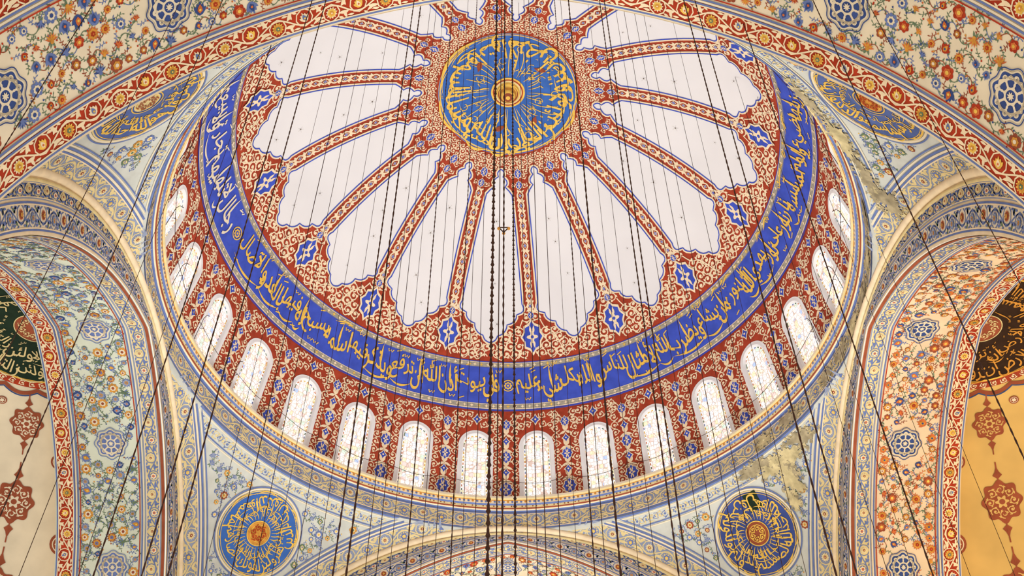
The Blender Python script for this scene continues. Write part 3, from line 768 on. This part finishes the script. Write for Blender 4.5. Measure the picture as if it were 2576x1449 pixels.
# ------------------------------------------------------------------ HALF DOMES
RH=.975; HZ=AZC+math.sqrt(AR**2-AE**2)-RH+.002
def med(c1,c2,h=4):
    p=Pic()
    t=np.arange(64)*2*pi/64
    p.fan(np.stack([(1+.10*np.cos(8*t))*np.cos(t),1.15*(1+.10*np.cos(8*t))*np.sin(t)],1),c1,h,(0,0))
    for q in range(8):
        a=q*pi/4; p.stamp(spiral(c2,.22,1.2,h+1),.62*math.cos(a),.7*math.sin(a),.25,a)
    p.polar(0,0,lambda t:.3+.08*np.cos(6*t),c2,h+1,36); p.disc(0,0,.16,c1,h+2,10)
    for sg in(-1,1):
        p.stamp(Pic().fan([(0,.0),(.25,.22),(.12,.4),(0,.75),(-.12,.4),(-.25,.22)],c1,h),0,sg*1.3,1,0 if sg>0 else pi)
        p.stroke([(0,sg*1.15),(0,sg*2.3)],.07,c1,h)
    return p
for k in range(4):
    B=Build(); cx,cy,_=rot(k,0,QP+TW,0)
    wallm=[CREAM2,OCW,CREAM2,CREAM2][k]
    PH,SS=np.meshgrid(np.linspace(-pi/2,pi/2,97),np.linspace(0,RH*pi/2+.0,49)); a=k*pi/2+PH
    V=np.stack([cx+RH*np.sin(SS/RH)*np.sin(a),cy+RH*np.sin(SS/RH)*np.cos(a),HZ+RH*np.cos(SS/RH)],-1).reshape(-1,3)
    i,j=np.meshgrid(np.arange(96),np.arange(48)); a=(j*97+i).ravel()
    B.raw(V,np.concatenate([np.stack([a,a+1,a+98],1),np.stack([a,a+98,a+97],1)]),wallm)
    if k!=2:
        kp=lambda P:((P[:,0]-cx)*math.sin(k*pi/2)+(P[:,1]-cy)*math.cos(k*pi/2))>0
        ff=sphflat(cx,cy,HZ,RH); P=Pic(); P.diskgrid(0,0,.232,REDB if k!=1 else RED,3,5,72)
        tt=np.linspace(0,2*pi,193)[:-1]; rr=.238+.018*np.abs(np.cos(8*tt)); P.stroke(np.stack([rr*np.cos(tt),rr*np.sin(tt)],1),.012,BROWN,4,True)
        rr=rr+.010; P.stroke(np.stack([rr*np.cos(tt),rr*np.sin(tt)],1),.004,NAVY,4,True)
        for q in range(48): a_=q*2*pi/48; P.stamp(SC,.220*math.cos(a_),.220*math.sin(a_),.010,a_*3,1,3)
        B.place(P,ff,kp)
        md=med(BROWN,CREAM2 if k!=1 else OCW); rd=Pic()
        for s_,r_ in((.36,.046),(.62,.056),(.90,.06),(1.15,.06)): rd.stamp(md,0,s_,r_)
        for az in(-74,-44,-15,15,44,74): B.place(rd,sph(cx,cy,HZ,RH,(k*90+az)*D2R))
        rd=Pic(); dsc=Pic(); dsc.disc(0,0,1,BROWN,4,20); dsc.ringline(0,0,.72,.1,CREAM2,5,20); dsc.polar(0,0,lambda t:.42+.12*np.cos(6*t),CREAM2,5,30)
        for s_,r_ in((.30,.014),(.48,.026),(.74,.034),(1.0,.034)): rd.stamp(dsc,0,s_,r_)
        for az in(-88,-59,-30,0,30,59,88): B.place(rd,sph(cx,cy,HZ,RH,(k*90+az)*D2R),kp)
    o=B.obj('ceiling_'+anames[k],label="half dome in pale plaster with brown-red medallions" if k!=1 else "half dome in plaster toned ochre for warm light, with brown-red medallions",category="half dome",kind='structure')
    if k!=2:
        B=Build(); P=Pic(); P.diskgrid(0,0,.208,GOLD,5,2,64,.201); P.diskgrid(0,0,.202,DGREEN if k!=1 else DBROWN,6,6,64)
        P.diskgrid(0,0,.05,BROWN,7,3,32); P.ringline(0,0,.052,.003,GOLD2,8,32)
        for q in range(10): a_=q*pi/5; P.stamp(SCG,.032*math.cos(a_),.032*math.sin(a_),.011,a_,1,7)
        B.place(P,ff,kp)
        v="إن الله يمسك السموات والأرض أن تزولا ولئن زالتا إن أمسكهما من أحد من بعده".split()
        tc_=GOLD2 if k!=1 else OCHRE
        cc=2*pi*.185; B.place(text_line(v,cc/2,-cc/2,0,.062,tc_,9,.15,.05,.03,over=1.08,tall=False),sphring(cx,cy,HZ,RH,.185,0),kp)
        cc=2*pi*.125; B.place(text_line(v[3:11],cc/2,-cc/2,0,.056,tc_,9,.15,.05,.03,over=1.05,tall=False),sphring(cx,cy,HZ,RH,.125,0),kp)
        B.obj('roundel',parent=o,label="dark green medallion with gold Arabic calligraphy" if k!=1 else "dark brown medallion with gold Arabic calligraphy")
# ------------------------------------------------------------------ CABLES
def top_z(X,Y):
    r=math.hypot(X,Y)
    if r<.995: return ZD+math.sqrt(max(0,RD**2-r*r))
    if abs(Y)<=QP: return ZSZ+math.sqrt(max(0,RS**2-r*r)) if r>QP else 0
    if abs(Y)<QP+TW:
        b=math.asin(min(1,(abs(X)+AE)/AR)); return AZC+AR*math.cos(b)
    q=RH**2-X*X-(abs(Y)-QP-TW)**2
    return HZ+math.sqrt(max(.05,q))
def cable(x,yd,rad,kind,slx=0.0,name='hanging_cable'):
    Y=-CD+yd; zt=top_z(x,Y)-.0015; zb=-HC+.35
    L=zt-zb; B=Build()
    if kind=='chain':
        step=rad*3.2; n=int(L/step); V=[];m=6
        zz=np.linspace(zt,zb,n*2+1)
        for i,z in enumerate(zz):
            r_=rad*(1.15 if i%2 else .62); e=.55 if (i//2)%2 else 1.0; t=np.arange(m)*2*pi/m
            V.append(np.stack([x+slx*(zt-z)+r_*np.cos(t)*e,Y+r_*np.sin(t)*(1.55-e),np.full(m,z)],1))
    elif kind=='twist':
        m=8; n=int(L/(rad*3)); V=[]; zz=np.linspace(zt,zb,n+1)
        for i,z in enumerate(zz):
            t=np.arange(m)*2*pi/m; r_=rad*(1+.35*np.cos(2*(t-i*.55)))
            V.append(np.stack([x+slx*(zt-z)+r_*np.cos(t),Y+r_*np.sin(t),np.full(m,z)],1))
    else:
        m=6; zz=np.linspace(zt,zb,3); V=[]
        for z in zz:
            t=np.arange(m)*2*pi/m; V.append(np.stack([x+slx*(zt-z)+rad*np.cos(t),Y+rad*np.sin(t),np.full(m,z)],1))
    V=np.concatenate(V); nz=len(zz); i,j=np.meshgrid(np.arange(m),np.arange(nz-1)); a=(j*m+i).ravel(); b=(j*m+(i+1)%m).ravel()
    B.raw(V,np.concatenate([np.stack([a,b,b+m],1),np.stack([a,b+m,a+m],1)]),IRON)
    lab={'chain':"thick dark iron chain hanging from the ceiling",'twist':"dark twisted wire rope hanging from the ceiling",'thin':"thin dark steel wire hanging from the ceiling"}[kind]
    return B.obj(name,label=lab,category={'chain':'chain','twist':'cable','thin':'wire'}[kind],group="chandelier suspension lines")
K=.000802
def at(xtop,yd,kind,rad,slx=0):
    nm={'chain':'hanging_chain','twist':'hanging_cable','thin':'hanging_wire'}[kind]
    cable((xtop-1278)*K*yd,yd,rad,kind,slx,name=nm)
for xt,yd,kd,rd_ in [(1250,1.0,'chain',.0026),(1288,1.05,'chain',.0018),(1270,.95,'twist',.0010),(1262,1.3,'thin',.0009),
  (1060,1.1,'twist',.0011),(1042,.9,'twist',.0008),(820,1.0,'twist',.0009),(785,.9,'twist',.0008),(720,1.1,'twist',.0009),(560,.8,'twist',.0006),(455,.85,'twist',.0005),(240,.8,'twist',.0007),
  (1430,1.0,'twist',.0011),(1508,1.05,'twist',.0009),(1520,.9,'twist',.0008),(1720,1.0,'twist',.0010),(1748,.9,'twist',.0008),(1850,1.05,'twist',.0009),(2045,.85,'twist',.0008),(2180,.75,'twist',.0005),
  (1140,1.2,'twist',.0008),(1200,1.25,'twist',.0008),(1395,1.2,'twist',.0008),(1330,1.3,'thin',.0007)]:
    at(xt,yd,kd,rd_)
r4=random.Random(3)
for xt in [620,700,868,905,935,960,990,1020,1085,1100,1118,1160,1178,1215,1232,1305,1318,1350,1372,1410,1455,1478,1545,1565,1590,1612,1650,1680,1790,1825,1900,1960]:
    at(xt,r4.uniform(1.15,1.95),'thin',r4.uniform(.0005,.0007))
# pulley
B=Build(); x0=(1270-1278)*K*1.2; yd=1.2
py=724-577; el=48.5*D2R+math.atan(py/2700.); zz_=yd*math.tan(el)-HC; Y=-CD+yd
def tube(B,p0,p1,r,m,n=6):
    p0=np.array(p0);p1=np.array(p1);d=p1-p0;d/=np.linalg.norm(d);u=np.cross(d,[0.3,1,.2]);u/=np.linalg.norm(u);v=np.cross(d,u);t=np.arange(n)*2*pi/n
    c=np.outer(np.cos(t),u)+np.outer(np.sin(t),v); V=np.concatenate([p0+c*r,p1+c*r]); i=np.arange(n);j=(i+1)%n
    B.raw(V,np.concatenate([np.stack([i,j,j+n],1),np.stack([i,j+n,i+n],1)]),m)
w_=.009
A_=(x0-w_,Y,zz_+.006);B_=(x0+w_,Y,zz_+.006);C_=(x0,Y,zz_-.008)
for a,b in((A_,B_),(B_,C_),(C_,A_)): tube(B,a,b,.0011,IRON)
tube(B,(x0,Y,zz_+.45),(x0,Y,zz_+.006),.0006,IRON)
tube(B,(x0,Y,zz_-.008),(x0,Y,zz_-.06),.0006,IRON)
def ball(B,c,r,m,n=10):
    V=[]
    for i in range(7):
        th=pi*i/6
        for j in range(n): V.append((c[0]+r*math.sin(th)*math.cos(j*2*pi/n),c[1]+r*math.sin(th)*math.sin(j*2*pi/n),c[2]+r*math.cos(th)))
    i,j=np.meshgrid(np.arange(n),np.arange(6)); a=(j*n+i).ravel(); b=(j*n+(i+1)%n).ravel()
    B.raw(V,np.concatenate([np.stack([a,b,b+n],1),np.stack([a,b+n,a+n],1)]),m)
for p_ in(A_,B_,C_): ball(B,(p_[0],p_[1],p_[2]-.003),.0030,OCHRE)
B.obj('pulley_bracket',label="small triangular iron bracket with brass balls on a wire",category="bracket")
# wire ring round the drum
B=Build(); n=168
def ringp(i):
    a=i*2*pi/n+W0; sag=.006*math.cos(2*(i%6)/6*pi); r=.985
    return np.array([r*math.sin(a),r*math.cos(a),.052+sag])
for i in range(n): tube(B,ringp(i),ringp(i+1),.0009,IRON,5)
ringo=B.obj('lamp_wire_ring',label="dark wire ring running round the drum in front of windows",category="wire")
B=Build()
def rp_(r,z,a=0.0): return np.array([r*math.sin(a),r*math.cos(a),z])
tube(B,rp_(1.005,.001),rp_(.992,.10),.0010,IRON); tube(B,rp_(.992,.10),rp_(.984,.112),.0010,IRON); tube(B,rp_(.984,.112),rp_(.972,.106),.0010,IRON); tube(B,rp_(.992,.052),rp_(.982,.052),.0010,IRON)
b0=B.obj('bracket',origin=(0,0,ZC),parent=ringo)
b0.location=-np.array(ringo.location)+np.array((0,0,ZC))
first=True
for k in range(NW):
    a=k*BAY+W0
    deg=((a/D2R+180)%360)-180
    if abs(deg)>118: continue
    if first: b=b0; first=False
    else:
        b=b0.copy(); b.parent=ringo; bpy.context.collection.objects.link(b)
    b.rotation_euler=(0,0,-a)
# ------------------------------------------------------------------ light, camera
sc=bpy.context.scene
w=bpy.data.worlds.new('world'); sc.world=w; w.use_nodes=True; nt=w.node_tree; bg=nt.nodes['Background']
tc=nt.nodes.new('ShaderNodeTexCoord'); sx=nt.nodes.new('ShaderNodeSeparateXYZ'); nt.links.new(tc.outputs['Generated'],sx.inputs[0])
mr=nt.nodes.new('ShaderNodeMapRange'); mr.inputs['From Min'].default_value=-1; mr.inputs['From Max'].default_value=1
nt.links.new(sx.outputs['X'],mr.inputs['Value'])
mx=nt.nodes.new('ShaderNodeMix'); mx.data_type='RGBA'; nt.links.new(mr.outputs[0],mx.inputs['Factor'])
mx.inputs['A'].default_value=(1.12,.99,.82,1); mx.inputs['B'].default_value=(1.0,1.0,.97,1)
nt.links.new(mx.outputs['Result'],bg.inputs['Color']); bg.inputs['Strength'].default_value=1.06
def pt(loc,e,col,r=1.0):
    l=bpy.data.lights.new('lamp_or_fill','POINT'); l.energy=e; l.color=col; l.shadow_soft_size=r
    o=bpy.data.objects.new('lamp_or_fill_light',l); o.location=loc; bpy.context.collection.objects.link(o)
pt((19,2,17),1200,(1,.78,.42),1.5)
pt((6,16,12),2200,(1,.80,.48),1.5)
l=bpy.data.lights.new('lamp_or_fill','SPOT'); l.energy=24000; l.spot_size=58*D2R; l.spot_blend=.35; l.shadow_soft_size=3.0; l.color=(.97,.99,1.0)  # unseen fill added to brighten the dome from below, like floor bounce
o=bpy.data.objects.new('lamp_or_fill_light',l); o.location=(2.5,0,2.0); o.rotation_euler=(pi,-.08,0); bpy.context.collection.objects.link(o)
cam=bpy.data.cameras.new('camera'); co=bpy.data.objects.new('camera',cam); bpy.context.collection.objects.link(co)
co.location=(0,-CD*S,ZC-HC*S); co.rotation_euler=((90+48.5)*D2R,0,0)
cam.sensor_width=36; cam.lens=36*2700/2576; cam.shift_x=.0039; cam.clip_end=300
sc.camera=co
sc.view_settings.view_transform='Standard'
